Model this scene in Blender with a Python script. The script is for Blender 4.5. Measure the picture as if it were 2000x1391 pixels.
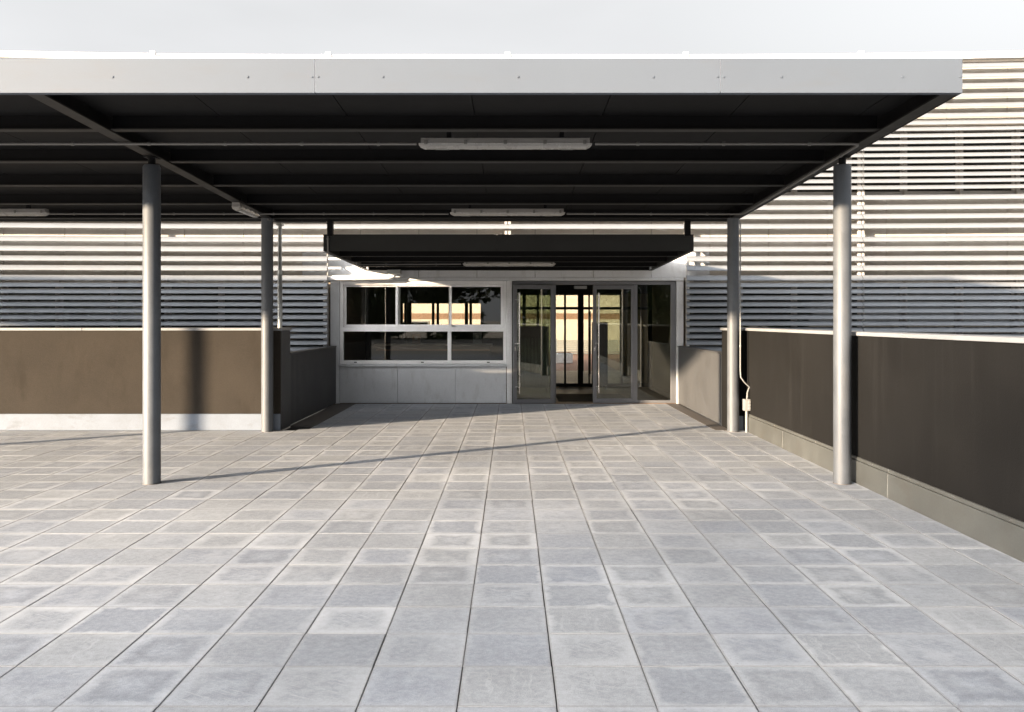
import bpy, bmesh, math, random
from mathutils import Vector, Matrix

random.seed(11)
scene = bpy.context.scene
for o in list(bpy.data.objects):
    bpy.data.objects.remove(o, do_unlink=True)
COL = scene.collection

# ------------------------------------------------------------------ camera
EYE = 1.551
cam_data = bpy.data.cameras.new('camera')
cam_data.sensor_width = 36.0
cam_data.lens = 36.0 * 1685.0 / 2000.0
cam_data.shift_x = 0.001
cam_data.shift_y = -0.03525
cam_data.clip_start = 0.05
cam_data.clip_end = 3000.0
cam = bpy.data.objects.new('camera', cam_data)
cam.location = (0, 0, EYE)
cam.rotation_euler = (math.radians(90), 0, 0)
COL.objects.link(cam)
scene.camera = cam

# ------------------------------------------------------------------ sky, sun, exposure
SUN_EL = math.atan(0.155)
SX, SY = 1.43 / 1.745, 1.0 / 1.745            # horizontal travel of the light: to the right and away from the camera
world = bpy.data.worlds.new('World')
scene.world = world
world.use_nodes = True
wn, wl = world.node_tree.nodes, world.node_tree.links
wn.clear()
wout = wn.new('ShaderNodeOutputWorld')
wbg = wn.new('ShaderNodeBackground')
wsky = wn.new('ShaderNodeTexSky')
wsky.sky_type = 'NISHITA'
wsky.sun_disc = False
wsky.sun_elevation = SUN_EL
wsky.sun_rotation = math.atan2(-SX, -SY)
wsky.air_density = 1.0
wsky.dust_density = 10.0
wsky.ozone_density = 1.0
whs = wn.new('ShaderNodeHueSaturation')
whs.inputs['Saturation'].default_value = 0.08
whs.inputs['Value'].default_value = 0.86
wtc = wn.new('ShaderNodeTexCoord')
wmp = wn.new('ShaderNodeMapping')
wmp.inputs['Scale'].default_value = (1.2, 1.2, 4.0)
wno = wn.new('ShaderNodeTexNoise')
wno.inputs['Scale'].default_value = 1.6
wno.inputs['Detail'].default_value = 5
wno.inputs['Roughness'].default_value = 0.45
wrm = wn.new('ShaderNodeMapRange')
wrm.inputs['From Min'].default_value = 0.35
wrm.inputs['From Max'].default_value = 0.7
wrm.inputs['To Min'].default_value = 0.92
wrm.inputs['To Max'].default_value = 1.07
wmx = wn.new('ShaderNodeMix')
wmx.data_type = 'RGBA'
SKY_VEIL = (1.255, 1.272, 1.295)               # thin bright cloud veil
wmx.blend_type = 'LIGHTEN'                    # the veil is the least the sky gives anywhere; towards the sun the air is brighter
wmx.inputs['Factor'].default_value = 1.0
wvs = wn.new('ShaderNodeVectorMath')
wvs.operation = 'SCALE'
wvs.inputs[0].default_value = SKY_VEIL
wbg.inputs['Strength'].default_value = 0.143
wl.new(wsky.outputs['Color'], whs.inputs['Color'])
wl.new(wtc.outputs['Generated'], wmp.inputs['Vector'])
wl.new(wmp.outputs['Vector'], wno.inputs['Vector'])
wl.new(wno.outputs['Fac'], wrm.inputs['Value'])
wl.new(wrm.outputs['Result'], wvs.inputs['Scale'])
wl.new(wvs.outputs[0], wmx.inputs['B'])
wl.new(whs.outputs['Color'], wmx.inputs['A'])
wl.new(wmx.outputs['Result'], wbg.inputs['Color'])
wl.new(wbg.outputs['Background'], wout.inputs['Surface'])

sun_data = bpy.data.lights.new('sun', 'SUN')
sun_data.energy = 4.2
sun_data.angle = math.radians(1.1)
sun_data.color = (1.0, 0.785, 0.55)
sun = bpy.data.objects.new('sun', sun_data)
ce, se = math.cos(SUN_EL), math.sin(SUN_EL)
sun.rotation_euler = Vector((SX * ce, SY * ce, -se)).to_track_quat('-Z', 'Y').to_euler()
sun.location = (-30, -20, 12)
COL.objects.link(sun)

scene.view_settings.view_transform = 'Standard'
scene.view_settings.look = 'None'
scene.view_settings.gamma = 1.0
scene.view_settings.use_curve_mapping = False
scene.view_settings.exposure = 2.25
scene.render.engine = 'CYCLES'
scene.cycles.max_bounces = 10
scene.cycles.transparent_max_bounces = 16
scene.cycles.sample_clamp_indirect = 6.0


# ------------------------------------------------------------------ material helpers
def new_mat(name):
    m = bpy.data.materials.new(name)
    m.use_nodes = True
    nt = m.node_tree
    nt.nodes.clear()
    out = nt.nodes.new('ShaderNodeOutputMaterial')
    return m, nt, out


def N(nt, kind, **kw):
    n = nt.nodes.new('ShaderNode' + kind)
    for k, v in kw.items():
        setattr(n, k, v)
    return n


def MATH(nt, op, a, b=None, c=None, clamp=False):
    n = nt.nodes.new('ShaderNodeMath')
    n.operation = op
    n.use_clamp = clamp
    for i, v in enumerate((a, b, c)):
        if v is None:
            continue
        if isinstance(v, (int, float)):
            n.inputs[i].default_value = v
        else:
            nt.links.new(v, n.inputs[i])
    return n.outputs[0]


def RANGE(nt, v, a, b, c=0.0, d=1.0, smooth=True):
    n = nt.nodes.new('ShaderNodeMapRange')
    n.interpolation_type = 'SMOOTHSTEP' if smooth else 'LINEAR'
    nt.links.new(v, n.inputs['Value'])
    n.inputs['From Min'].default_value = a
    n.inputs['From Max'].default_value = b
    n.inputs['To Min'].default_value = c
    n.inputs['To Max'].default_value = d
    return n.outputs['Result']


def MIX(nt, fac, a, b, blend='MIX'):
    n = nt.nodes.new('ShaderNodeMix')
    n.data_type = 'RGBA'
    n.blend_type = blend
    for key, v in (('Factor', fac), ('A', a), ('B', b)):
        if isinstance(v, (int, float)):
            n.inputs[key].default_value = v
        elif isinstance(v, tuple):
            n.inputs[key].default_value = v if len(v) == 4 else (*v, 1)
        else:
            nt.links.new(v, n.inputs[key])
    return n.outputs['Result']


def NOISE(nt, vec, scale, detail=4, rough=0.5, stretch=None):
    if stretch:
        mp = nt.nodes.new('ShaderNodeMapping')
        mp.inputs['Scale'].default_value = stretch
        nt.links.new(vec, mp.inputs['Vector'])
        vec = mp.outputs['Vector']
    n = nt.nodes.new('ShaderNodeTexNoise')
    n.inputs['Scale'].default_value = scale
    n.inputs['Detail'].default_value = detail
    n.inputs['Roughness'].default_value = rough
    nt.links.new(vec, n.inputs['Vector'])
    return n.outputs['Fac']


def paint(name, col, rough=0.5, metal=0.0, var=0.12, scale=2.5, fine=0.05, bump=0.0, bscale=120, spec=0.5, stretch=(1, 1, 1),
          stain=None, stain_amt=0.0, stain_stretch=(1, 1, 1), stain_scale=2.0):
    """a coloured surface with large blotches, fine grain, stains and relief"""
    m, nt, out = new_mat(name)
    p = N(nt, 'BsdfPrincipled')
    geo = N(nt, 'NewGeometry')
    pos = geo.outputs['Position']
    oi = N(nt, 'ObjectInfo')
    n1 = NOISE(nt, pos, scale, 5, 0.6, stretch)
    n2 = NOISE(nt, pos, 90, 2, 0.6)
    f = MATH(nt, 'ADD', RANGE(nt, n1, 0.25, 0.75, 1 - var, 1 + var), RANGE(nt, n2, 0.3, 0.7, -fine, fine))
    f = MATH(nt, 'MULTIPLY', f, RANGE(nt, oi.outputs['Random'], 0, 1, 1 - var * 0.35, 1 + var * 0.35, False))
    vm = N(nt, 'VectorMath', operation='SCALE')
    vm.inputs[0].default_value = col
    nt.links.new(f, vm.inputs['Scale'])
    c = vm.outputs[0]
    if stain:
        s = NOISE(nt, pos, stain_scale, 6, 0.65, stain_stretch)
        c = MIX(nt, RANGE(nt, s, 0.5, 0.72, 0, stain_amt), c, stain)
    nt.links.new(c, p.inputs['Base Color'])
    p.inputs['Metallic'].default_value = metal
    p.inputs['Specular IOR Level'].default_value = spec
    nt.links.new(RANGE(nt, n1, 0.2, 0.8, rough - 0.07, rough + 0.07), p.inputs['Roughness'])
    if bump:
        b = N(nt, 'Bump')
        b.inputs['Strength'].default_value = bump
        b.inputs['Distance'].default_value = 0.004
        nt.links.new(NOISE(nt, pos, bscale, 4, 0.65), b.inputs['Height'])
        nt.links.new(b.outputs['Normal'], p.inputs['Normal'])
    nt.links.new(p.outputs['BSDF'], out.inputs['Surface'])
    return m


def glass(name, tint, ior=1.5, extra=0.0):
    m, nt, out = new_mat(name)
    tr = N(nt, 'BsdfTransparent')
    tr.inputs['Color'].default_value = (*tint, 1)
    gl = N(nt, 'BsdfGlossy')
    gl.inputs['Roughness'].default_value = 0.0
    gl.inputs['Color'].default_value = (1, 1, 1, 1)
    geo = N(nt, 'NewGeometry')
    b = N(nt, 'Bump')
    b.inputs['Strength'].default_value = 0.02
    b.inputs['Distance'].default_value = 0.01
    nt.links.new(NOISE(nt, geo.outputs['Position'], 1.3, 1), b.inputs['Height'])
    nt.links.new(b.outputs['Normal'], gl.inputs['Normal'])
    fr = N(nt, 'Fresnel')
    fr.inputs['IOR'].default_value = ior
    f = MATH(nt, 'ADD', fr.outputs[0], extra, clamp=True)
    mx = N(nt, 'MixShader')
    nt.links.new(f, mx.inputs['Fac'])
    nt.links.new(tr.outputs[0], mx.inputs[1])
    nt.links.new(gl.outputs[0], mx.inputs[2])
    nt.links.new(mx.outputs[0], out.inputs['Surface'])
    return m


def tile_mat(name, source):
    """cast concrete paving slab: pale efflorescence along the edges, scum streaks, darker damp heart"""
    m, nt, out = new_mat(name)
    p = N(nt, 'BsdfPrincipled')
    uv = N(nt, 'UVMap')
    sep = N(nt, 'SeparateXYZ')
    nt.links.new(uv.outputs[0], sep.inputs[0])
    u, v = sep.outputs[0], sep.outputs[1]
    if source == 'object':
        rnd = N(nt, 'ObjectInfo').outputs['Random']
    else:
        a = N(nt, 'Attribute')
        a.attribute_name = 'slab_random'
        rnd = a.outputs['Fac']
    geo = N(nt, 'NewGeometry')
    pos = geo.outputs['Position']

    def hash_(k):
        return MATH(nt, 'FRACT', MATH(nt, 'MULTIPLY', MATH(nt, 'SINE', MATH(nt, 'MULTIPLY', rnd, 91.7 * k)), 437.5 * k))
    r1, r2, r3, r4 = hash_(1.0), hash_(1.7), hash_(2.3), hash_(3.1)
    # slab-local coordinate, shifted per slab so that no two slabs share a pattern
    cx = N(nt, 'CombineXYZ')
    nt.links.new(MATH(nt, 'ADD', u, MATH(nt, 'MULTIPLY', r1, 37.0)), cx.inputs[0])
    nt.links.new(MATH(nt, 'ADD', v, MATH(nt, 'MULTIPLY', r2, 53.0)), cx.inputs[1])
    nt.links.new(MATH(nt, 'MULTIPLY', r3, 9.0), cx.inputs[2])
    loc = cx.outputs[0]
    eu = MATH(nt, 'MINIMUM', u, MATH(nt, 'SUBTRACT', 1.0, u))
    ev = MATH(nt, 'MINIMUM', v, MATH(nt, 'SUBTRACT', 1.0, v))
    d = MATH(nt, 'MINIMUM', eu, ev)
    n_edge = NOISE(nt, loc, 3.2, 6, 0.62)
    d2 = MATH(nt, 'ADD', d, MATH(nt, 'MULTIPLY', MATH(nt, 'SUBTRACT', n_edge, 0.5), 0.34))
    wide = RANGE(nt, r4, 0.0, 1.0, 0.07, 0.24, False)
    rim = MATH(nt, 'SUBTRACT', 1.0, MATH(nt, 'DIVIDE', d2, wide), clamp=True)
    rim = MATH(nt, 'MULTIPLY', MATH(nt, 'POWER', rim, 0.6), RANGE(nt, r1, 0.05, 1.0, 0.25, 0.9))
    ring = MATH(nt, 'MULTIPLY', MATH(nt, 'MULTIPLY', RANGE(nt, d2, 0.08, 0.2), MATH(nt, 'SUBTRACT', 1.0, RANGE(nt, d2, 0.2, 0.42))),
                RANGE(nt, r2, 0.55, 1.0, 0.0, 0.35))
    cloud = MATH(nt, 'MULTIPLY', RANGE(nt, NOISE(nt, loc, 2.2, 5, 0.6), 0.42, 0.72), RANGE(nt, r4, 0.0, 1.0, 0.1, 0.5))
    # runs of lime scum in a few slabs
    wob = NOISE(nt, loc, 5.0, 2, 0.5)
    sx = N(nt, 'CombineXYZ')
    nt.links.new(MATH(nt, 'ADD', MATH(nt, 'MULTIPLY', u, 17.0), MATH(nt, 'ADD', MATH(nt, 'MULTIPLY', wob, 2.6), MATH(nt, 'MULTIPLY', r1, 300.0))), sx.inputs[0])
    nt.links.new(MATH(nt, 'MULTIPLY', v, 1.1), sx.inputs[1])
    st = RANGE(nt, NOISE(nt, sx.outputs[0], 1.0, 3, 0.5), 0.53, 0.66)
    st = MATH(nt, 'MULTIPLY', MATH(nt, 'MULTIPLY', st, RANGE(nt, r3, 0.84, 0.92, 0.0, 0.36)), RANGE(nt, d2, 0.03, 0.16))
    # brushed cross-hatching in others
    hx = N(nt, 'CombineXYZ')
    nt.links.new(MATH(nt, 'ADD', MATH(nt, 'MULTIPLY', u, 3.0), MATH(nt, 'MULTIPLY', r2, 90.0)), hx.inputs[0])
    nt.links.new(MATH(nt, 'ADD', MATH(nt, 'MULTIPLY', v, 30.0), MATH(nt, 'MULTIPLY', u, MATH(nt, 'MULTIPLY', MATH(nt, 'SUBTRACT', r4, 0.5), 60.0))), hx.inputs[1])
    ht = MATH(nt, 'MULTIPLY', RANGE(nt, NOISE(nt, hx.outputs[0], 1.0, 3, 0.55), 0.5, 0.7), RANGE(nt, r4, 0.5, 0.8, 0.0, 0.5))
    pale = MATH(nt, 'MAXIMUM', MATH(nt, 'MAXIMUM', rim, cloud), MATH(nt, 'MAXIMUM', st, ht))
    # drifts that run across many slabs
    drift = NOISE(nt, pos, 0.55, 4, 0.6)
    pale = MATH(nt, 'MULTIPLY', pale, RANGE(nt, drift, 0.3, 0.7, 0.45, 1.05))
    tone = RANGE(nt, r2, 0.0, 1.0, 0.92, 1.06, False)
    tone = MATH(nt, 'MULTIPLY', tone, RANGE(nt, drift, 0.25, 0.75, 0.86, 1.12))
    tone = MATH(nt, 'MULTIPLY', tone, MATH(nt, 'SUBTRACT', 1.0, MATH(nt, 'MULTIPLY', ring, 0.55)))
    grain = NOISE(nt, pos, 240, 3, 0.7)
    tone = MATH(nt, 'MULTIPLY', tone, RANGE(nt, NOISE(nt, pos, 26, 6, 0.8), 0.3, 0.7, 0.84, 1.16))
    tone = MATH(nt, 'MULTIPLY', tone, RANGE(nt, grain, 0.3, 0.7, 0.78, 1.22))
    hue = MIX(nt, RANGE(nt, r3, 0, 1, 0, 1, False), (0.305, 0.331, 0.384), (0.335, 0.355, 0.388))
    vm = N(nt, 'VectorMath', operation='SCALE')
    nt.links.new(hue, vm.inputs[0])
    nt.links.new(tone, vm.inputs['Scale'])
    col = MIX(nt, MATH(nt, 'MULTIPLY', pale, 0.86, clamp=True), vm.outputs[0], (0.60, 0.625, 0.665))
    edge = MATH(nt, 'SUBTRACT', 1.0, RANGE(nt, MATH(nt, 'ADD', d, MATH(nt, 'MULTIPLY', MATH(nt, 'SUBTRACT', NOISE(nt, pos, 45, 3, 0.6), 0.5), 0.03)), 0.0, 0.028))
    col = MIX(nt, MATH(nt, 'MULTIPLY', edge, 0.55), col, (0.20, 0.20, 0.205))
    speck = RANGE(nt, NOISE(nt, pos, 70, 2, 0.5), 0.66, 0.74, 0.0, 0.4)
    col = MIX(nt, speck, col, (0.12, 0.11, 0.10))
    nt.links.new(col, p.inputs['Base Color'])
    nt.links.new(RANGE(nt, pale, 0, 1, 0.72, 0.9), p.inputs['Roughness'])
    p.inputs['Specular IOR Level'].default_value = 0.35
    b = N(nt, 'Bump')
    b.inputs['Strength'].default_value = 0.35
    b.inputs['Distance'].default_value = 0.003
    nt.links.new(MATH(nt, 'ADD', grain, MATH(nt, 'MULTIPLY', NOISE(nt, pos, 14, 4, 0.6), 1.2)), b.inputs['Height'])
    nt.links.new(b.outputs['Normal'], p.inputs['Normal'])
    nt.links.new(p.outputs['BSDF'], out.inputs['Surface'])
    return m


def leaf_mat(name, a, b):
    m, nt, out = new_mat(name)
    p = N(nt, 'BsdfPrincipled')
    geo = N(nt, 'NewGeometry')
    col = MIX(nt, RANGE(nt, NOISE(nt, geo.outputs['Position'], 0.8, 4), 0.3, 0.7), a, b)
    nt.links.new(col, p.inputs['Base Color'])
    p.inputs['Roughness'].default_value = 0.6
    tl = N(nt, 'BsdfTranslucent')
    nt.links.new(col, tl.inputs['Color'])
    mx = N(nt, 'MixShader')
    mx.inputs['Fac'].default_value = 0.25
    nt.links.new(p.outputs[0], mx.inputs[1])
    nt.links.new(tl.outputs[0], mx.inputs[2])
    nt.links.new(mx.outputs[0], out.inputs['Surface'])
    return m


M = dict(
    tile=tile_mat('paving_slab', 'object'),
    tile_field=tile_mat('paving_slab_field', 'attribute'),
    bed=paint('joint_sand', (0.035, 0.033, 0.032), 0.95, var=0.3, scale=9),
    ground=paint('gravel_ground', (0.30, 0.285, 0.26), 0.95, var=0.25, scale=0.4, bump=0.6, bscale=30),
    flash=paint('floor_flashing', (0.11, 0.10, 0.095), 0.6, metal=0.2, var=0.15),
    column=paint('galvanised_paint', (0.085, 0.094, 0.108), 0.55, metal=0.15, var=0.10, scale=6, fine=0.06, bump=0.06, bscale=160,
                 stain=(0.13, 0.13, 0.13), stain_amt=0.4, stain_stretch=(6, 6, 1.0)),
    galv=paint('galvanised_steel', (0.46, 0.47, 0.46), 0.42, metal=0.7, var=0.16, scale=9),
    fascia=paint('fascia_sheet', (0.099, 0.118, 0.149), 0.6, spec=0.25, var=0.03, scale=0.8, fine=0.01, stain=(0.10, 0.105, 0.115), stain_amt=0.25,
                 stain_stretch=(1.5, 1, 5), stain_scale=1.2),
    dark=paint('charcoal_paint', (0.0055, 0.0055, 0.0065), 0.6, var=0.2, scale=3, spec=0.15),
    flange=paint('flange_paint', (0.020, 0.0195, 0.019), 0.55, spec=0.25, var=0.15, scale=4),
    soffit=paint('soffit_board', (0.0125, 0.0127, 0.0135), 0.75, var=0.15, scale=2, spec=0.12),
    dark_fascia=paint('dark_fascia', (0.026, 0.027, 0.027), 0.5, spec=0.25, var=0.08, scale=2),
    white_alu=paint('white_aluminium', (0.84, 0.84, 0.85), 0.38, var=0.04, scale=4),
    blade=paint('louvre_coating', (0.20, 0.217, 0.243), 0.45, spec=0.3, var=0.05, scale=2.2, fine=0.02, stain=(0.19, 0.19, 0.195), stain_amt=0.3,
                stain_stretch=(2.5, 8, 8), stain_scale=2.0),
    support=paint('louvre_support', (0.42, 0.41, 0.40), 0.5, var=0.06),
    clad=paint('cladding_beige', (0.50, 0.465, 0.42), 0.62, var=0.06, scale=1.5, stain=(0.34, 0.31, 0.27), stain_amt=0.2, stain_stretch=(3, 3, 0.8)),
    clad_grey=paint('cladding_grey', (0.60, 0.62, 0.65), 0.5, var=0.05, scale=2, stain=(0.27, 0.26, 0.25), stain_amt=0.28, stain_stretch=(4, 4, 1.2)),
    frame_grey=paint('door_frame_grey', (0.155, 0.158, 0.17), 0.4, metal=0.25, var=0.06),
    steel=paint('brushed_steel', (0.62, 0.60, 0.57), 0.25, metal=0.95, var=0.05),
    wall_brown=paint('brown_render', (0.036, 0.031, 0.026), 0.9, spec=0.12, var=0.16, scale=1.0, fine=0.10, bump=0.45, bscale=85,
                     stain=(0.025, 0.021, 0.017), stain_amt=0.8, stain_stretch=(2.5, 2.5, 0.8), stain_scale=1.1),
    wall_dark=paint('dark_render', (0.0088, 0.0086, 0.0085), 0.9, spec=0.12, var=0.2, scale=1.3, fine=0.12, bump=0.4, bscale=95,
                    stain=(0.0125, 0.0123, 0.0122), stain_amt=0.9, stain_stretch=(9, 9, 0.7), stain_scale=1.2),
    skirt_white=paint('white_skirting', (0.165, 0.195, 0.245), 0.7, var=0.10, scale=3, bump=0.25, bscale=30, stain=(0.11, 0.12, 0.14), stain_amt=0.7,
                      stain_stretch=(1.4, 1, 2.5)),
    skirt_metal=paint('zinc_skirting', (0.10, 0.104, 0.10), 0.5, metal=0.4, var=0.16, scale=2.2, stain=(0.085, 0.08, 0.07), stain_amt=0.6,
                      stain_stretch=(3, 1, 2), bump=0.08, bscale=40),
    coping=paint('coping_sheet', (0.24, 0.25, 0.265), 0.45, var=0.06, scale=2),
    flute=paint('fluted_sheet', (0.058, 0.060, 0.064), 0.55, metal=0.1, var=0.10, scale=2, stain=(0.05, 0.05, 0.05), stain_amt=0.35, stain_stretch=(2, 6, 0.6)),
    plastic=paint('grey_plastic', (0.22, 0.225, 0.225), 0.45, var=0.06, scale=12),
    conduit=paint('conduit_plastic', (0.15, 0.148, 0.145), 0.5, var=0.06, scale=9),
    lamp_body=paint('lamp_housing', (0.26, 0.255, 0.25), 0.5, var=0.05),
    diffuser=paint('lamp_diffuser', (0.31, 0.305, 0.295), 0.28, var=0.05, scale=8),
    black=paint('black_rubber', (0.012, 0.012, 0.012), 0.7, var=0.1),
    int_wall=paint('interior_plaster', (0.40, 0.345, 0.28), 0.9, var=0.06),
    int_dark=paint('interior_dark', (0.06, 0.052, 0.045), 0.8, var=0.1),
    int_floor=paint('interior_floor', (0.17, 0.105, 0.065), 0.45, var=0.12, scale=3),
    ceiling=paint('interior_ceiling', (0.36, 0.35, 0.33), 0.9, var=0.04),
    roof=paint('roof_membrane', (0.30, 0.30, 0.30), 0.9, var=0.15, scale=1),
    cream=paint('cream_render', (0.50, 0.44, 0.35), 0.85, var=0.05, scale=0.6),
    brown_band=paint('brown_band', (0.21, 0.125, 0.075), 0.8, var=0.1),
    slat_grey=paint('grey_slat', (0.21, 0.215, 0.205), 0.6, var=0.08),
    redpave=paint('red_paving', (0.34, 0.19, 0.15), 0.85, var=0.15, scale=1.5),
    paper=paint('paper', (0.55, 0.52, 0.47), 0.8, var=0.15, scale=8),
    green=leaf_mat('plant_leaf', (0.045, 0.085, 0.028), (0.075, 0.12, 0.04)),
    leaf=leaf_mat('tree_leaf', (0.035, 0.060, 0.020), (0.075, 0.105, 0.035)),
    bark=paint('bark', (0.10, 0.075, 0.055), 0.95, var=0.3, scale=6, bump=0.8, bscale=18, stretch=(1, 1, 0.2)),
    glass=glass('clear_glass', (0.88, 0.89, 0.88)),
    glass_door=glass('door_glass', (0.60, 0.64, 0.58), 1.6, 0.03),
    glass_dark=glass('window_glass', (0.55, 0.56, 0.55), 1.6, 0.02),
)


# ------------------------------------------------------------------ mesh helpers
WORLD_LOC = {}


class MB:
    def __init__(self):
        self.v, self.f, self.s = [], [], []

    def add(self, vs, fs, smooth=False):
        o = len(self.v)
        self.v += [tuple(p) for p in vs]
        for f in fs:
            self.f.append(tuple(i + o for i in f))
            self.s.append(smooth)
        return self

    def box(self, x0, x1, y0, y1, z0, z1):
        x0, x1 = min(x0, x1), max(x0, x1)
        y0, y1 = min(y0, y1), max(y0, y1)
        z0, z1 = min(z0, z1), max(z0, z1)
        vs = [(x, y, z) for z in (z0, z1) for y in (y0, y1) for x in (x0, x1)]
        return self.add(vs, [(0, 2, 3, 1), (4, 5, 7, 6), (0, 1, 5, 4), (2, 6, 7, 3), (0, 4, 6, 2), (1, 3, 7, 5)])

    def prism_x(self, prof, xs, yoff=None, smooth=False):
        """profile of (y, z) points, counter-clockwise seen from +x, swept through the stations xs"""
        n = len(prof)
        vs, fs = [], []
        for x in xs:
            dy = yoff(x) if yoff else 0.0
            vs += [(x, y + dy, z) for (y, z) in prof]
        for k in range(len(xs) - 1):
            for i in range(n):
                a, b = k * n + i, k * n + (i + 1) % n
                fs.append((a, b, b + n, a + n))
        self.add(vs, fs, smooth)
        e = (len(xs) - 1) * n
        self.add([vs[i] for i in range(n)], [tuple(range(n - 1, -1, -1))])
        self.add([vs[e + i] for i in range(n)], [tuple(range(n))])
        return self

    def tube(self, pts, r, n=10, caps=True):
        pts = [Vector(p) for p in pts]
        rs = r if isinstance(r, (list, tuple)) else [r] * len(pts)
        vs, fs = [], []
        ref = Vector((0, 0, 1))
        prev = None
        for i, p in enumerate(pts):
            t = (pts[min(i + 1, len(pts) - 1)] - pts[max(i - 1, 0)]).normalized()
            if prev is None:
                a = t.cross(ref if abs(t.dot(ref)) < 0.95 else Vector((1, 0, 0))).normalized()
            else:
                a = (prev - t * prev.dot(t)).normalized()
            prev = a
            b = t.cross(a)
            for k in range(n):
                an = 2 * math.pi * k / n
                vs.append(p + (a * math.cos(an) + b * math.sin(an)) * rs[i])
        for i in range(len(pts) - 1):
            for k in range(n):
                a0, a1 = i * n + k, i * n + (k + 1) % n
                fs.append((a0, a1, a1 + n, a0 + n))
        self.add(vs, fs, True)
        if caps:
            self.add(vs[:n], [tuple(range(n - 1, -1, -1))])
            self.add(vs[-n:], [tuple(range(n))])
        return self

    def map(self, fn):
        self.v = [fn(*p) for p in self.v]
        return self

    def mesh(self, name, mat, bevel=0.0, seg=1):
        me = bpy.data.meshes.new(name)
        me.from_pydata(self.v, [], self.f)
        for p, s in zip(me.polygons, self.s):
            p.use_smooth = s
        if bevel:
            bm = bmesh.new()
            bm.from_mesh(me)
            es = [e for e in bm.edges if len(e.link_faces) == 2 and e.calc_face_angle(0) > 0.7]
            bmesh.ops.bevel(bm, geom=es, offset=bevel, segments=seg, profile=0.6, affect='EDGES', clamp_overlap=True)
            bm.to_mesh(me)
            bm.free()
        me.materials.append(M[mat] if isinstance(mat, str) else mat)
        me.update()
        return me

    def build(self, name, mat, parent=None, bevel=0.0, seg=1, local=False):
        return link(name, self.mesh(name, mat, bevel, seg), parent, local)


def link(name, data, parent=None, local=False):
    o = bpy.data.objects.new(name, data)
    COL.objects.link(o)
    if parent:
        o.parent = parent
        if not local:
            o.location = -WORLD_LOC.get(parent.name, Vector((0, 0, 0)))
    WORLD_LOC[o.name] = Vector((0, 0, 0))
    return o


def tag(o, label=None, cat=None, group=None, kind=None):
    if label:
        o['label'] = label
    if cat:
        o['category'] = cat
    if group:
        o['group'] = group
    if kind:
        o['kind'] = kind
    return o


def thing(name, label, cat, loc=(0, 0, 0), group=None, kind=None):
    o = bpy.data.objects.new(name, None)
    COL.objects.link(o)
    o.empty_display_size = 0.2
    o.location = loc
    WORLD_LOC[o.name] = Vector(loc)
    return tag(o, label, cat, group, kind)


# ------------------------------------------------------------------ ground
g = MB()
R = 1500.0
g.add([(-R, -R, -0.10), (R, -R, -0.10), (R, R, -0.10), (-R, R, -0.10)], [(0, 1, 2, 3)])
tag(g.build('ground', 'ground'), kind='structure')

# paving: bed, slabs one by one where they show largest, the rest as one field
paving = MB().box(-18.6, 3.30, -7.0, 12.11, -0.09, -0.022).box(-3.23, 3.06, 12.112, 15.98, -0.09, -0.023).build('paving', 'bed')
tag(paving, kind='structure')


def slab_bm(bm, w, l, ox=0.0, oy=0.0, oz=0.0, rnd=None, rot=0.0, tx=0.0, ty=0.0):
    """bevelled slab centred on (ox, oy), its top at oz"""
    c = 0.0008
    uvl = bm.loops.layers.uv.verify()
    rl = bm.faces.layers.float.get('slab_random') if rnd is not None else None
    hw, hl = w / 2, l / 2
    rings = [(hw, hl, -0.035), (hw, hl, -c), (hw - c, hl - c, 0.0)]
    cr, sr = math.cos(rot), math.sin(rot)
    V = []
    for (a, b, z) in rings:
        row = []
        for (sx, sy) in ((-1, -1), (1, -1), (1, 1), (-1, 1)):
            x, y = sx * a, sy * b
            row.append(bm.verts.new((ox + x * cr - y * sr, oy + x * sr + y * cr, oz + z + tx * x + ty * y)))
        V.append(row)
    faces = []
    for k in range(2):
        for i in range(4):
            j = (i + 1) % 4
            faces.append((bm.faces.new((V[k][i], V[k][j], V[k + 1][j], V[k + 1][i])), None))
    faces.append((bm.faces.new(V[2]), None))
    for f, _ in faces:
        for lp in f.loops:
            dx, dy = lp.vert.co.x - ox, lp.vert.co.y - oy
            lp[uvl].uv = ((dx * cr + dy * sr) / w + 0.5, (-dx * sr + dy * cr) / l + 0.5)
        if rl is not None:
            f[rl] = rnd


JX, JY, S = 0.184, 3.863, 0.40
slots = []
for kx in range(-47, 10):
    for ky in range(-28, 33):
        x0, x1 = JX + kx * S, JX + (kx + 1) * S
        y0, y1 = JY + ky * S, JY + (ky + 1) * S
        x0, x1, y0, y1 = max(x0, -18.58), min(x1, 3.28), max(y0, -6.95), min(y1, 15.96)
        if y0 > 12.05:
            x0, x1 = max(x0, -2.87), min(x1, 2.87)
        elif y1 > 12.10 and not (-2.9 < (x0 + x1) / 2 < 2.9):
            y1 = 12.09
        if x1 - x0 < 0.03 or y1 - y0 < 0.03:
            continue
        slots.append((x0, x1, y0, y1))


def in_view(x, y):
    if y < 1.0:
        return False
    px = 998 + x * 1685 / y
    py = 625 + EYE * 1685 / y
    return -120 < px < 2120 and py < 1500


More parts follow.
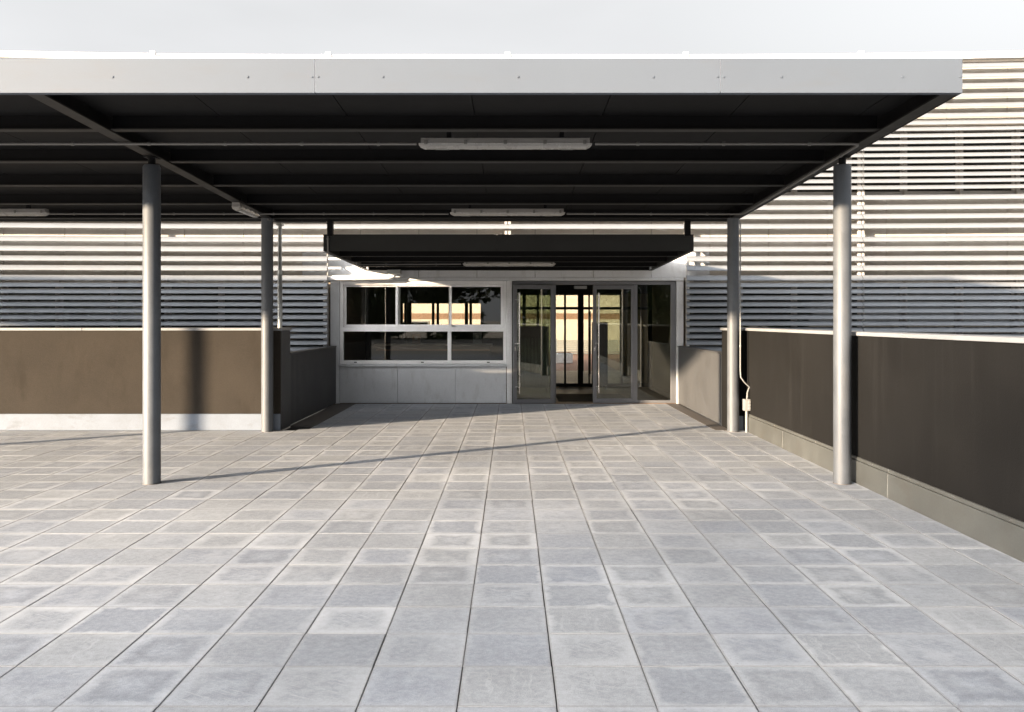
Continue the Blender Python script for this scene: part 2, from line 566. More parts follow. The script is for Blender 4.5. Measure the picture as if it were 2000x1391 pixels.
vis = [s for s in slots if in_view((s[0] + s[1]) / 2, (s[2] + s[3]) / 2)]
vis.sort(key=lambda s: (s[2] + s[3]) / 2 / math.sqrt((s[1] - s[0]) * (s[3] - s[2]) / 0.16))
single = set(vis[:300])
cache = {}
fbm = bmesh.new()
fbm.faces.layers.float.new('slab_random')
for s in slots:
    w, l = s[1] - s[0] - 0.0055, s[3] - s[2] - 0.0036
    cx, cy = (s[0] + s[1]) / 2 + random.gauss(0, 0.0008), (s[2] + s[3]) / 2 + random.gauss(0, 0.0006)
    oz = random.gauss(0, 0.0003)
    rot, tx, ty = random.gauss(0, 0.0015), random.gauss(0, 0.0009), random.gauss(0, 0.0009)
    if s in single:
        key = (round(w, 3), round(l, 3))
        if key not in cache:
            bm = bmesh.new()
            slab_bm(bm, w, l)
            me = bpy.data.meshes.new('paving_slab')
            bm.to_mesh(me)
            bm.free()
            me.materials.append(M['tile'])
            cache[key] = me
        o = link('paving_slab', cache[key], paving)
        o.location = (cx, cy, oz)
        o.rotation_euler = (ty, -tx, rot)
    else:
        slab_bm(fbm, w, l, cx, cy, oz, random.random(), rot, tx, ty)
me = bpy.data.meshes.new('paving_slab_field')
fbm.to_mesh(me)
fbm.free()
me.materials.append(M['tile_field'])
tag(link('paving_slab_field', me, paving), kind='stuff')

for sx, nm in ((-1, 'left'), (1, 'right')):
    tag(MB().box(sx * 2.875, sx * (3.23 if sx < 0 else 3.08), 12.63 if sx < 0 else 12.13, 15.97, -0.02, 0.003).build('floor_flashing_' + nm, 'flash'), kind='structure')

# ------------------------------------------------------------------ large canopy
SL = 0.033
CF, CB, CR, CLF, ZB = 6.11, 12.30, 3.20, -17.6, 3.16


def shear(x, y, z):
    return (x, y, z - SL * (y - CF))


canopy = thing('large_canopy', 'large flat canopy with pale grey fascia, charcoal underside and steel columns', 'canopy', (-3.40, 9.2, 0))
MB().box(CLF + 0.02, CR - 0.02, CF + 0.02, CB - 0.02, ZB + 0.16, ZB + 0.225).map(shear).build('roof_deck', 'dark', canopy)
fj = [CLF, -15.74, -12.87, -10.0, -7.13, -4.26, -1.389, 1.483, CR]
for a, b in zip(fj, fj[1:]):
    # folded sheet: face, top flange and bottom lip
    pr = [(CF, ZB), (CF + 0.05, ZB), (CF + 0.05, ZB + 0.003), (CF + 0.003, ZB + 0.003), (CF + 0.003, ZB + 0.240),
          (CF + 0.14, ZB + 0.240), (CF + 0.14, ZB + 0.244), (CF, ZB + 0.244)]
    f = MB().prism_x(pr, [a + 0.0022, b - 0.0022]).map(shear).build('fascia_panel', 'fascia', canopy)
    MB().box(b - 0.006, b + 0.004, CF + 0.0035, CF + 0.0075, ZB + 0.01, ZB + 0.236).map(shear).build('joint_strip', 'white_alu', f) if b < CR else None
    n = max(1, round((b - a) / 0.955))
    for x, r_ in [(a + (b - a) * (i + 0.5) / n, 0.009) for i in range(n)] + [(a + 0.022, 0.007), (b - 0.022, 0.007)]:
        MB().tube([(x, CF - 0.005, ZB + 0.112), (x, CF + 0.001, ZB + 0.112)], r_, 8).map(shear).build('screw', 'fascia', f)
MB().box(CR - 0.006, CR, CF + 0.005, CB, ZB, ZB + 0.244).map(shear).build('side_fascia', 'dark_fascia', canopy)
MB().box(CLF, CLF + 0.006, CF + 0.005, CB, ZB, ZB + 0.244).map(shear).build('side_fascia', 'dark_fascia', canopy)
MB().box(CLF + 0.007, CR - 0.007, CB - 0.006, CB, ZB - 0.002, ZB + 0.244).map(shear).build('back_fascia', 'dark_fascia', canopy)
# soffit boards
x = -0.303 - 1.07 * 17
edges = []
while x < CR:
    edges.append(max(x, CLF + 0.03))
    x += 1.07
edges.append(CR - 0.03)
for a, b in zip(edges, edges[1:]):
    if b - a > 0.05:
        MB().box(a + 0.004, b - 0.004, CF + 0.055, CB - 0.03, ZB + 0.140, ZB + 0.158).map(shear).build('soffit_board', 'soffit', canopy)


def i_beam_x(x0, x1, y, zb, zt, fw, name='cross_beam'):
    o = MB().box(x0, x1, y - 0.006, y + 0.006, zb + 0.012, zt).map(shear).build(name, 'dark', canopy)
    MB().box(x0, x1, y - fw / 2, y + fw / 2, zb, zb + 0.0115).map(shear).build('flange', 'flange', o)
    return o


BX = [-16.6, -10.04, -3.40, 3.13]
for by in (7.24, 8.47, 9.70, 10.93, 12.15):
    for a, b in ((CLF + 0.03, -16.66), (-16.54, -10.10), (-9.98, -3.46), (-3.34, 3.07)):
        i_beam_x(a, b, by, ZB + 0.016, ZB + 0.139, 0.085)
for bx in BX:
    o = MB().box(bx - 0.008, bx + 0.008, CF + 0.06, CB - 0.02, ZB + 0.0155, ZB + 0.1385).map(shear).build('main_beam', 'dark', canopy)
    MB().box(bx - 0.058, bx + 0.058, CF + 0.06, CB - 0.02, ZB + 0.003, ZB + 0.0150).map(shear).build('flange', 'flange', o)
# columns
CR_ = 0.081
for (x, y) in ((-3.41, 8.19), (3.145, 8.19), (-10.04, 8.19), (-3.39, 12.0), (3.09, 12.0), (-10.04, 12.0), (-16.6, 8.19), (-16.6, 12.0)):
    zt = ZB + 0.003 - SL * (y - CF)
    front = y < 10
    top = 3.02 if front else zt - 0.004
    o = MB().tube([(x, y, 0.002), (x, y, 0.03), (x, y, top - 0.02), (x, y, top)], [CR_, CR_, CR_, CR_ - (0.012 if front else 0)], 40).build('column', 'column', canopy)
    if front:
        MB().tube([(x, y, top - 0.01), (x, y, zt)], 0.034, 16).build('column_stub', 'dark', o)
        MB().box(x - 0.055, x + 0.055, y - 0.075, y + 0.075, zt - 0.008, zt - 0.0005).build('head_plate', 'dark', o)
    MB().tube([(x, y, 0.0), (x, y, 0.006)], CR_ + 0.004, 40).build('base_ring', 'flash', o)

# ------------------------------------------------------------------ entrance canopy
SF, SB, SXL, SXR, SZ = 12.27, 15.93, -2.67, 2.60, 2.53


def shear2(x, y, z):
    return (x, y, z - 0.020 * (y - SF))


ecan = thing('entrance_canopy', 'smaller charcoal canopy hung low over the entrance doors', 'canopy', (0, 14.1, 0))
for a, b in ((SXL, -0.20), (-0.20, SXR)):
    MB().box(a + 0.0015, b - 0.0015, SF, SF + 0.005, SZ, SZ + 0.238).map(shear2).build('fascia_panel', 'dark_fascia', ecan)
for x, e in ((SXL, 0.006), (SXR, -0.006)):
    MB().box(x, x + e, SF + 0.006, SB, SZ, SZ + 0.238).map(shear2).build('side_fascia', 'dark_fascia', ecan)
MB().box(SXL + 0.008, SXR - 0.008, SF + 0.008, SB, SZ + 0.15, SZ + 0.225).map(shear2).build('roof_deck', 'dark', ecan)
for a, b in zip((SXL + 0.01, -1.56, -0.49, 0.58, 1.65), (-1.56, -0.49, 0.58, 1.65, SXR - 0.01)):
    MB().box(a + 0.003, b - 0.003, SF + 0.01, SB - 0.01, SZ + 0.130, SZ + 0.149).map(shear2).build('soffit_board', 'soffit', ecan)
for by in (13.15, 14.1, 15.05, 15.86):
    o = MB().box(SXL + 0.06, SXR - 0.06, by - 0.006, by + 0.006, SZ + 0.015, SZ + 0.129).map(shear2).build('cross_beam', 'dark', ecan)
    MB().box(SXL + 0.06, SXR - 0.06, by - 0.035, by + 0.035, SZ + 0.004, SZ + 0.0145).map(shear2).build('flange', 'flange', o)
for x, e in ((SXL + 0.007, 1), (SXR - 0.007, -1)):
    MB().box(x, x + e * 0.05, SF + 0.01, SB - 0.01, SZ + 0.002, SZ + 0.012).map(shear2).build('edge_angle', 'dark_fascia', ecan)
for x in (-2.56, 2.50):
    MB().box(x - 0.04, x + 0.04, 12.19, 12.265, 2.74, 2.955).build('hanger', 'dark', ecan)
MB().box(-2.25, -2.02, 15.70, 15.90, 2.395, 2.465).build('gutter_box', 'galv', ecan)

# ------------------------------------------------------------------ terrace walls
wl_ = thing('terrace_wall', 'brown rendered parapet wall with white skirting behind the left columns', 'wall', (-10.5, 12.35, 0))
MB().box(-18.6, -3.24, 12.125, 12.62, 0.0, 1.400).build('wall_body', 'wall_brown', wl_, 0.004)
MB().box(-18.6, -3.236, 12.098, 12.124, 0.0, 0.232).build('skirting', 'skirt_white', wl_, 0.006)
for a, b in ((-18.6, -15.02), (-15.016, -12.02), (-12.016, -9.02), (-9.016, -6.02), (-6.016, -3.215)):
    MB().box(a, b, 12.10, 12.645, 1.401, 1.437).build('coping', 'coping', wl_, 0.004)
MB().box(-3.239, -3.228, 12.14, 12.615, 0.0, 1.398).build('end_panel', 'flute', wl_)

wr_ = thing('terrace_wall', 'long dark rendered parapet wall with zinc skirting along the right side', 'wall', (3.4, 5, 0))
MB().box(3.30, 3.56, -7.0, 12.62, 0.0, 1.400).build('wall_body', 'wall_dark', wr_, 0.004)
MB().box(3.085, 3.298, 12.15, 12.615, 0.0, 1.3995).build('wall_end', 'wall_dark', wr_)
MB().box(3.09, 3.27, 12.125, 12.149, 0.0, 0.20).build('end_skirting', 'skirt_white', wr_, 0.004)
ys = [-7.0, -4.1, -1.2, 1.7, 4.6, 7.5, 10.4, 12.11]
for a, b in zip(ys, ys[1:]):
    k = MB()
    k.box(3.274, 3.299, a + 0.002, b - 0.002, 0.0, 0.218)
    k.box(3.284, 3.2995, a + 0.002, b - 0.002, 0.2185, 0.252)
    o = k.build('skirting', 'skirt_metal', wr_, 0.003)
    yy = a + 0.35
    while yy < b - 0.1:
        MB().tube([(3.278, yy, 0.236), (3.286, yy, 0.236)], 0.008, 8).build('screw', 'steel', o)
        yy += 0.72
for a, b in ((-7.0, -1.0), (-0.996, 5.0), (5.004, 11.0), (11.004, 12.645)):
    MB().box(3.275, 3.585, a, b, 1.401, 1.437).build('coping', 'coping', wr_, 0.004)
MB().box(3.06, 3.2745, 12.125, 12.64, 1.4012, 1.4368).build('coping', 'coping', wr_, 0.004)

for sx, lab in ((-1, 'charcoal fluted metal balustrade left of the entrance, in shade'),
                (1, 'grey fluted metal balustrade right of the entrance, half sunlit')):
    t = thing('fluted_balustrade', lab, 'balustrade', (sx * 3.14, 14.3, 0), 'fluted balustrades flanking the entrance')
    # corrugated sheet: trapezoid ribs
    y, pts = 12.64, []
    xin = 3.235 if sx < 0 else 3.09
    while y < 15.93:
        pts += [(xin, y), (xin, y + 0.045), (xin + 0.024, y + 0.052), (xin + 0.024, y + 0.068)]
        y += 0.075
    pts.append((xin, 15.945))
    vs, fs = [], []
    for z in (0.012, 1.045):
        vs += [(sx * a, b, z) for a, b in pts]
    n = len(pts)
    for i in range(n - 1):
        q = (i, i + 1, i + 1 + n, i + n)
        fs.append(q if sx < 0 else q[::-1])
    MB().add(vs, fs).build('fluted_sheet', 'flute', t)
    MB().box(sx * (xin + 0.026), sx * (xin + 0.10), 12.63, 15.945, 0.004, 1.044).build('core', 'flute', t)
    MB().box(sx * (xin - 0.012), sx * (xin + 0.11), 12.625, 15.948, 1.046, 1.072).build('top_rail', 'flute', t, 0.003)

# ------------------------------------------------------------------ building
def curve(x):
    d = max(0.0, abs(x) - 3.3)
    return -0.24 * (d / 6.1) ** 2


B = thing('school_building', 'two storey building clad in beige panels and white horizontal louvres', 'building', (0, 18, 0))
YW = 15.95
GX = [0.447 + 1.077 * k for k in range(-11, 12)]
for a, b in zip(GX, GX[1:]):
    mid = (a + b) / 2
    dy = curve(mid)
    for (z0, z1) in ((0.0, 0.93), (2.262, 3.85), (5.06, 6.26)):
        xa, xb = a, b
        if z0 == 0.0:
            if xb > -3.35 and xa < 3.20:
                if xa < -3.35:
                    xb = -3.35
                elif xb > 3.20:
                    xa = 3.20
                else:
                    continue
        if z0 == 2.262 and xb > -3.35 and xa < 3.2:
            z0_ = 2.335
        else:
            z0_ = z0
        if xb - xa < 0.05:
            continue
        mat_ = 'clad' if not (z0_ == 2.335) else 'clad_grey'
        if z0_ == 2.335:
            MB().box(xa + 0.004, xb - 0.004, YW + dy, YW + dy + 0.03, 2.335, 2.80).build('cladding_panel', 'clad_grey', B)
            MB().box(xa + 0.004, xb - 0.004, YW + dy, YW + dy + 0.03, 2.805, z1).build('cladding_panel', 'clad', B)
        else:
            MB().prism_x([(0, z0_), (0.03, z0_), (0.03, z1), (0, z1)], [xa + 0.004, xb - 0.004], lambda x: YW + curve(x)).build('cladding_panel', 'clad', B)
# backing, slabs, roof
MB().box(-11.3, -3.40, YW - 0.20, YW + 0.035, 0.0, 0.9).map(lambda x, y, z: (x, y + 0.23, z)).build('backing_wall', 'int_dark', B)
MB().box(3.23, 11.3, YW + 0.03, YW + 0.235, 0.0, 0.9).build('backing_wall', 'int_dark', B)
MB().box(-11.3, 11.3, YW + 0.04, YW + 0.235, 2.50, 3.82).build('backing_wall', 'int_dark', B)
MB().box(-11.3, 11.3, YW + 0.04, YW + 0.235, 5.08, 6.25).build('backing_wall', 'int_dark', B)
MB().box(-11.3, 11.3, 16.2, 20.2, 2.62, 2.9).build('ceiling', 'ceiling', B)
MB().box(-11.3, 11.3, 16.2, 20.2, 6.08, 6.24).build('roof', 'roof', B)
MB().box(-11.3, 11.3, 20.0, 20.2, 2.905, 6.075).build('upper_rear_wall', 'int_wall', B)
for x in (-11.35, 11.2):
    MB().box(x, x + 0.15, 15.75, 20.2, 0, 6.25).build('side_wall', 'clad', B)
MB().box(-8.0, 8.0, 20.21, 26.2, 2.72, 2.95).build('rear_roof', 'ceiling', B)
MB().box(-11.3, 11.3, 16.0, 26.3, -0.02, 0.006).build('interior_floor', 'int_floor', B)
# glazing bands of the louvred wings
for (xa, xb) in ((-11.2, -3.40), (3.24, 11.2)):
    for (z0, z1) in ((0.93, 2.26), (3.85, 5.06)):
        n = 8
        for i in range(n):
            a, b = xa + (xb - xa) * i / n, xa + (xb - xa) * (i + 1) / n
            dy = curve((a + b) / 2)
            fr = MB()
            y0, y1 = YW + dy + 0.0, YW + dy + 0.06
            fr.box(a + 0.001, a + 0.05, y0, y1, z0 + 0.001, z1 - 0.001).box(b - 0.05, b - 0.001, y0, y1, z0 + 0.001, z1 - 0.001)
            fr.box(a + 0.051, b - 0.051, y0, y1, z0 + 0.001, z0 + 0.06).box(a + 0.051, b - 0.051, y0, y1, z1 - 0.06, z1 - 0.001)
            o = fr.build('window', 'support', B)
            MB().box(a + 0.05, b - 0.05, y0 + 0.03, y0 + 0.036, z0 + 0.06, z1 - 0.06).build('pane', 'glass_dark', o)
# centre upper windows
for i in range(6):
    a, b = -3.38 + i * 1.1, -3.38 + (i + 1) * 1.1
    fr = MB().box(a + 0.001, a + 0.05, YW, YW + 0.06, 3.851, 5.059).box(b - 0.05, b - 0.001, YW, YW + 0.06, 3.851, 5.059)
    fr.box(a + 0.051, b - 0.051, YW, YW + 0.06, 3.851, 3.91).box(a + 0.051, b - 0.051, YW, YW + 0.06, 5.0, 5.059)
    o = fr.build('window', 'support', B)
    MB().box(a + 0.05, b - 0.05, YW + 0.03, YW + 0.036, 3.91, 5.0).build('pane', 'glass_dark', o)
# inner rear walls of the wings' rooms
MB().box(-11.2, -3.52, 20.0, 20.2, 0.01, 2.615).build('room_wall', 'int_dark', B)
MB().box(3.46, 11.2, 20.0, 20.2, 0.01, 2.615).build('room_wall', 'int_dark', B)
for x in (-3.50, 3.30):
    MB().box(x, x + 0.14, 16.25, 26.2, 0.008, 2.615).build('partition', 'int_wall', B)
MB().box(-0.06, 0.04, 16.28, 19.9, 0.008, 2.615).build('partition', 'int_wall', B)

# louvre screens
ZL_LOW = [2.19 - 0.1165 * i for i in range(11)]
ZL_MID = [2.315, 2.494, 2.664, 2.839, 3.014, 3.253, 3.428, 3.593, 3.77]
ZL_WIN = [3.952 + 0.1165 * i for i in range(10)]
ZL_TOP = [5.115, 5.245, 5.424, 5.60, 5.78, 5.957, 6.137]
LY = 15.70
SUPX = [-9.73, -6.51, -3.335, -0.06, 3.19, 6.37, 9.59]


def blade_profile(z, tilt, ch=0.150):
    """flattened aerofoil, outer edge low"""
    up, dn = [], []
    for i in range(7):
        t = i / 6.0
        th = 0.011 * math.sin(math.pi * (0.12 + 0.80 * t)) ** 0.8
        camber = 0.012 * math.sin(math.pi * t)
        s = (t - 0.5) * ch
        up.append((s, camber + th))
        dn.append((s, camber - th))
    pr = dn + up[::-1]
    ct, st = math.cos(tilt), math.sin(tilt)
    return [(s * ct - n * st, z + s * st + n * ct) for s, n in pr]


screens = []
for a, b in zip([-11.2] + SUPX, SUPX + [11.2]):
    centre = a > -3.4 and b < 3.3
    z_sup0 = 2.84 if centre else 0.95
    sc_ = MB()
    for sx in (a, b):
        wd = 0.055 if sx in (-0.06, 6.37) else 0.024
        for off in ((0.010, wd) if sx == a else (-wd, -0.010),):
            dy = curve(sx)
            sc_.box(sx + off[0], sx + off[1], LY + 0.045 + dy, LY + 0.10 + dy, z_sup0, 6.252)
    sc_.prism_x([(0.05, 6.2505), (0.098, 6.2505), (0.098, 6.2605), (0.05, 6.2605)], [a + 0.012 + (b - a - 0.024) * i / 4 for i in range(5)], lambda x: LY + curve(x))
    for zz in ([3.62] if centre else [2.28, 3.62]) + [6.2]:
        for sx in (a + 0.011, b - 0.023):
            sc_.box(sx, sx + 0.012, LY + 0.099 + curve(sx), YW + curve(sx) + 0.004, zz, zz + 0.03)
    s_o = sc_.build('louvre_screen', 'support', B)
    n = 5
    xs = [a + 0.006 + (b - a - 0.012) * i / n for i in range(n + 1)]
    zl = ZL_MID + ZL_WIN + ZL_TOP + ([] if centre else ZL_LOW)
    for z in zl:
        if centre and z < 3.0:
            continue
        dense = z in ZL_LOW or z in ZL_WIN
        tilt = math.radians(38 if dense else 44)
        MB().prism_x(blade_profile(z, tilt + random.gauss(0, 0.012), 0.138 if dense else 0.142), [x for x in xs], lambda x: LY + curve(x), smooth=True).build('louvre_blade', 'blade', s_o)
# parapet top, rail and its brackets
for a, b in zip([-11.2] + SUPX, SUPX + [11.2]):
    xs = [a + 0.003 + (b - a - 0.006) * i / 4 for i in range(5)]
    MB().prism_x([(-0.02, 6.262), (0.45, 6.262), (0.45, 6.325), (-0.02, 6.325)], xs, lambda x: LY + curve(x)).build('parapet_coping', 'white_alu', B)
    MB().tube([(x, LY + 0.06 + curve(x), 6.385) for x in xs], 0.016, 8).build('roof_rail', 'white_alu', B)
for sx in SUPX:
    dy = curve(sx)
    MB().box(sx - 0.05, sx + 0.05, LY + 0.02 + dy, LY + 0.10 + dy, 6.326, 6.44).build('rail_bracket', 'white_alu', B, 0.008)
    MB().prism_x([(0.06, 6.326), (0.14, 6.326), (0.12, 6.365), (0.07, 6.365)], [sx + 0.18, sx + 0.38], lambda x: LY + dy).build('roof_clamp', 'galv', B)

# --- entrance front
YE = 16.03
MB().box(-3.345, -3.175, YE - 0.06, YE + 0.10, 0.0, 2.275).build('pier', 'clad_grey', B, 0.004)
MB().box(3.065, 3.195, YE - 0.06, YE + 0.10, 0.0, 2.275).build('pier', 'clad_grey', B, 0.004)
MB().box(-3.345, 3.195, YE - 0.095, YE + 0.10, 2.277, 2.332).build('head_trim', 'clad_grey', B, 0.004)
for a, b in ((-3.17, -2.10), (-2.10, -1.03), (-1.03, -0.09)):
    MB().box(a + 0.0025, b - 0.0025, YE - 0.045, YE + 0.10, 0.012, 0.685).build('dado_panel', 'clad_grey', B, 0.002)
MB().box(-3.172, -0.075, YE - 0.085, YE + 0.10, 0.688, 0.735).build('window_sill', 'clad_grey', B, 0.004)
MB().box(-0.078, 0.018, YE - 0.07, YE + 0.10, 0.004, 2.275).build('post', 'white_alu', B, 0.004)

win = MB()
y0, y1 = YE - 0.05, YE + 0.05
WX0, WX1 = -3.168, -0.082
win.box(WX0, WX0 + 0.06, y0, y1, 0.738, 2.272).box(WX1 - 0.06, WX1, y0, y1, 0.738, 2.272)
win.box(WX0 + 0.0605, WX1 - 0.0605, y0, y1, 2.205, 2.272).box(WX0 + 0.0605, WX1 - 0.0605, y0, y1, 0.738, 0.80)
win.box(WX0 + 0.0605, WX1 - 0.0605, y0 - 0.004, y1, 1.335, 1.415)
win.box(-1.175, -1.105, y0 - 0.002, y1, 0.8005, 1.3345)
wo = win.build('window', 'white_alu', B, 0.004)
tag(wo, 'white framed window with three sliding panes above two fixed panes')
MB().box(WX0 + 0.05, -1.17, YE + 0.0, YE + 0.006, 0.79, 1.345).build('pane', 'glass', wo)
MB().box(-1.11, WX1 - 0.05, YE + 0.0, YE + 0.006, 0.79, 1.345).build('pane', 'glass', wo)
for (a, b, yy) in ((WX0 + 0.062, -2.06, 0.012), (-2.14, -1.10, -0.036), (-1.16, WX1 - 0.062, 0.012)):
    s = MB()
    e = 0.045
    s.box(a, a + e, YE + yy, YE + yy + 0.022, 1.417, 2.203).box(b - e, b, YE + yy, YE + yy + 0.022, 1.417, 2.203)
    s.box(a + e + .0005, b - e - .0005, YE + yy, YE + yy + 0.022, 1.417, 1.465).box(a + e + .0005, b - e - .0005, YE + yy, YE + yy + 0.022, 2.165, 2.203)
    so = s.build('sash', 'white_alu', wo, 0.002)
    so2 = MB().box(a + e - 0.004, b - e + 0.004, YE + yy + 0.008, YE + yy + 0.014, 1.46, 2.17).build('sash_pane', 'glass', wo)
for x in (-2.88, -1.64, -0.42):
    MB().box(x - 0.024, x + 0.024, y0 - 0.008, y0 - 0.0005, 0.757, 0.775).build('weep_cap', 'black', wo)

# door frame
df = MB()
for a, b in ((0.024, 0.085), (2.965, 3.058)):
    df.box(a, b, YE - 0.03, YE + 0.07, 0.008, 2.27)
df.box(0.0855, 2.9645, YE - 0.03, YE + 0.07, 2.205, 2.27)
for a, b in ((0.775, 0.835), (2.30, 2.345)):
    df.box(a, b, YE - 0.028, YE + 0.068, 0.008, 2.2045)
df.box(0.0855, 0.7745, YE - 0.026, YE + 0.06, 0.008, 0.075).box(2.3455, 2.9645, YE - 0.026, YE + 0.06, 0.008, 0.06)
do = df.build('door_frame', 'frame_grey', B, 0.003)
MB().box(0.08, 0.78, YE + 0.01, YE + 0.018, 0.07, 2.21).build('sidelight_pane', 'glass_door', do)
MB().box(2.34, 2.97, YE + 0.01, YE + 0.018, 0.055, 2.21).build('sidelight_pane', 'glass_door', do)
MB().box(1.18, 1.42, YE + 0.08, YE + 0.14, 2.13, 2.19).build('emergency_light_box', 'plastic', do, 0.006)  # plain box for the emergency light above the opening


def door_leaf(hx, hy, w, hinge_sign, ang, lab):
    """hinge at local x = 0, leaf runs along hinge_sign * x"""
    o = bpy.data.objects.new('door', None)
    m = MB()
    s = hinge_sign
    st = 0.068
    m.box(0, s * st, -0.026, 0.026, 0.012, 2.195).box(s * (w - st), s * w, -0.026, 0.026, 0.012, 2.195)
    m.box(s * (st + .0005), s * (w - st - .0005), -0.026, 0.026, 0.012, 0.095).box(s * (st + .0005), s * (w - st - .0005), -0.026, 0.026, 2.12, 2.195)
    d = link('door', m.mesh('door', 'frame_grey', 0.003), B, True)
    d.location = Vector((hx, hy, 0)) - WORLD_LOC[B.name]
    d.rotation_euler = (0, 0, ang)
    tag(d, lab)
    MB().box(s * (st - 0.006), s * (w - st + 0.006), -0.004, 0.004, 0.09, 2.125).build('pane', 'glass_door', d, local=True)
    for sd in (-1, 1):
        h = MB()
        hx_ = s * (w - st - 0.035)
        h.tube([(hx_, sd * 0.075, 0.20), (hx_, sd * 0.075, 2.05)], 0.013, 12)
        for z in (0.32, 1.12, 1.93):
            h.tube([(hx_, sd * 0.075, z), (s * (w - st * 0.5), sd * 0.026, z)], 0.007, 8)
        h.build('pull_handle', 'steel', d, local=True)
    MB().box(s * (w - 0.045), s * (w - 0.022), -0.032, 0.032, 0.98, 1.06).build('lock', 'steel', d, 0.003, local=True)
    for z in (0.28, 1.30, 1.95):
        MB().tube([(-s * 0.004, -0.03, z), (-s * 0.004, -0.03, z + 0.11)], 0.011, 10).build('hinge', 'frame_grey', d, local=True)
    return d


door_leaf(2.298, YE, 0.775, -1, 0.0, 'closed glazed door leaf with a long steel pull bar')
door_leaf(0.80, YE - 0.075, 0.765, 1, math.radians(180 + 8.0), 'glazed door leaf folded back flat over the side pane')

# inner glazed screen of the lobby
YS = 19.85
sc_ = MB()
for x, w in ((0.10, 0.10), (0.62, 0.05), (1.245, 0.045), (1.60, 0.12), (1.80, 0.035), (2.55, 0.06), (3.20, 0.09)):
    sc_.box(x - w / 2, x + w / 2, YS, YS + 0.06, 0.01, 2.6)
for z0, z1 in ((0.01, 0.09), (1.79, 1.85), (2.16, 2.60)):
    sc_.box(0.05, 3.25, YS + 0.004, YS + 0.055, z0, z1)
so = sc_.build('inner_glazed_screen', 'dark_fascia', B)
MB().box(0.10, 3.2, YS + 0.02, YS + 0.026, 0.09, 2.16).build('pane', 'glass', so)
MB().tube([(1.82, YS - 0.06, 0.3), (1.82, YS - 0.06, 1.75)], 0.013, 10).build('pull_handle', 'steel', so)
# office rear wall with a strip window
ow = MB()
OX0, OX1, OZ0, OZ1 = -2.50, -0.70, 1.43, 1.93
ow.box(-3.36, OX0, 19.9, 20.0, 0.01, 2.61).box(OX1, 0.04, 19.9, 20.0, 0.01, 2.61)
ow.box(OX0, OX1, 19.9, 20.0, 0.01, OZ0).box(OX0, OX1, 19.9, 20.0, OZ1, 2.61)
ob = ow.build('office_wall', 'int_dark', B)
sw = MB()
for x in (-2.44, -2.33, -1.80, -1.69, -0.93):
    sw.box(x - 0.03, x + 0.03, 19.93, 19.97, OZ0, OZ1)
sw.build('strip_window', 'dark_fascia', ob)
# rear glazed wall towards the yard
rw = MB()
for i in range(9):
    x = -6.6 + i * 1.75
    rw.box(x - 0.05, x + 0.05, 26.1, 26.2, 0.01, 2.72)
rw.box(-8, 8, 26.11, 26.19, 2.3, 2.719)
ro = rw.build('rear_glazed_wall', 'dark_fascia', B)
MB().box(-7.9, 7.9, 26.14, 26.146, 0.01, 2.3).build('pane', 'glass', ro)

# ------------------------------------------------------------------ things inside
rc = thing('office_counter', 'dark office counter seen through the lower window panes', 'counter', (-1.6, 18.4, 0.006))
MB().box(-2.9, -0.4, 18.2, 18.75, 1.00, 1.04).build('counter_top', 'int_wall', rc, 0.004)
MB().box(-2.85, -0.45, 18.24, 18.72, 0.008, 0.998).build('counter_front', 'int_dark', rc)
MB().box(-2.85, -0.45, 18.222, 18.239, 0.90, 0.93).build('trim_strip', 'brown_band', rc)
for i, (x, w, h, m_) in enumerate(((-2.35, 0.20, 0.26, 'int_dark'), (-2.02, 0.16, 0.20, 'brown_band'), (-1.30, 0.24, 0.17, 'int_dark'), (-0.72, 0.18, 0.24, 'slat_grey'))):
    labs = ('tall dark file box at the left end of the office counter', 'brown file box on the office counter', 'low dark file box in the middle of the counter',
            'grey file box at the right end of the office counter')
    t = thing('file_box', labs[i], 'box', (x, 18.45, 1.041), 'file boxes on the office counter')
    MB().box(x - w / 2, x + w / 2, 18.36, 18.56, 1.0412, 1.041 + h).build('box_body', m_, t, 0.004)
    MB().box(x - 0.03, x + 0.03, 18.352, 18.3595, 1.041 + h * 0.45, 1.041 + h * 0.75).build('spine_label', 'paper', t)
dm = MB().box(0.90, 2.25, 16.35, 17.9, 0.0065, 0.018).build('door_mat', 'int_dark', None, 0.004)
tag(dm, 'dark brown door mat lying inside the open entrance', 'door mat')
rd = thing('door_reflection', 'black ribbed radiator stand-in added behind the folded door', 'reflection', (0.45, 18.2, 0.006))  # added black box and ribs, standing in for a reflection in the door glass
MB().box(0.12, 0.80, 18.24, 18.30, 0.12, 1.42).build('reflection_panel', 'black', rd, 0.01)
for i in range(9):
    MB().box(0.135 + i * 0.074, 0.172 + i * 0.074, 18.205, 18.2395, 0.14, 1.16).build('rib', 'frame_grey', rd, 0.006)
for x in (0.17, 0.75):
    MB().box(x - 0.02, x + 0.02, 18.24, 18.29, 0.007, 0.119).build('foot', 'black', rd)
pl = thing('wall_panel', 'tall dark freestanding panel in the lobby behind the right doors', 'panel', (2.25, 19.2, 0.006))
MB().box(1.80, 2.15, 19.15, 19.22, 0.10, 1.50).build('board', 'black', pl, 0.008)
MB().box(1.82, 1.86, 19.10, 19.28, 0.007, 0.10).box(2.08, 2.12, 19.10, 19.28, 0.007, 0.10).build('feet', 'frame_grey', pl)

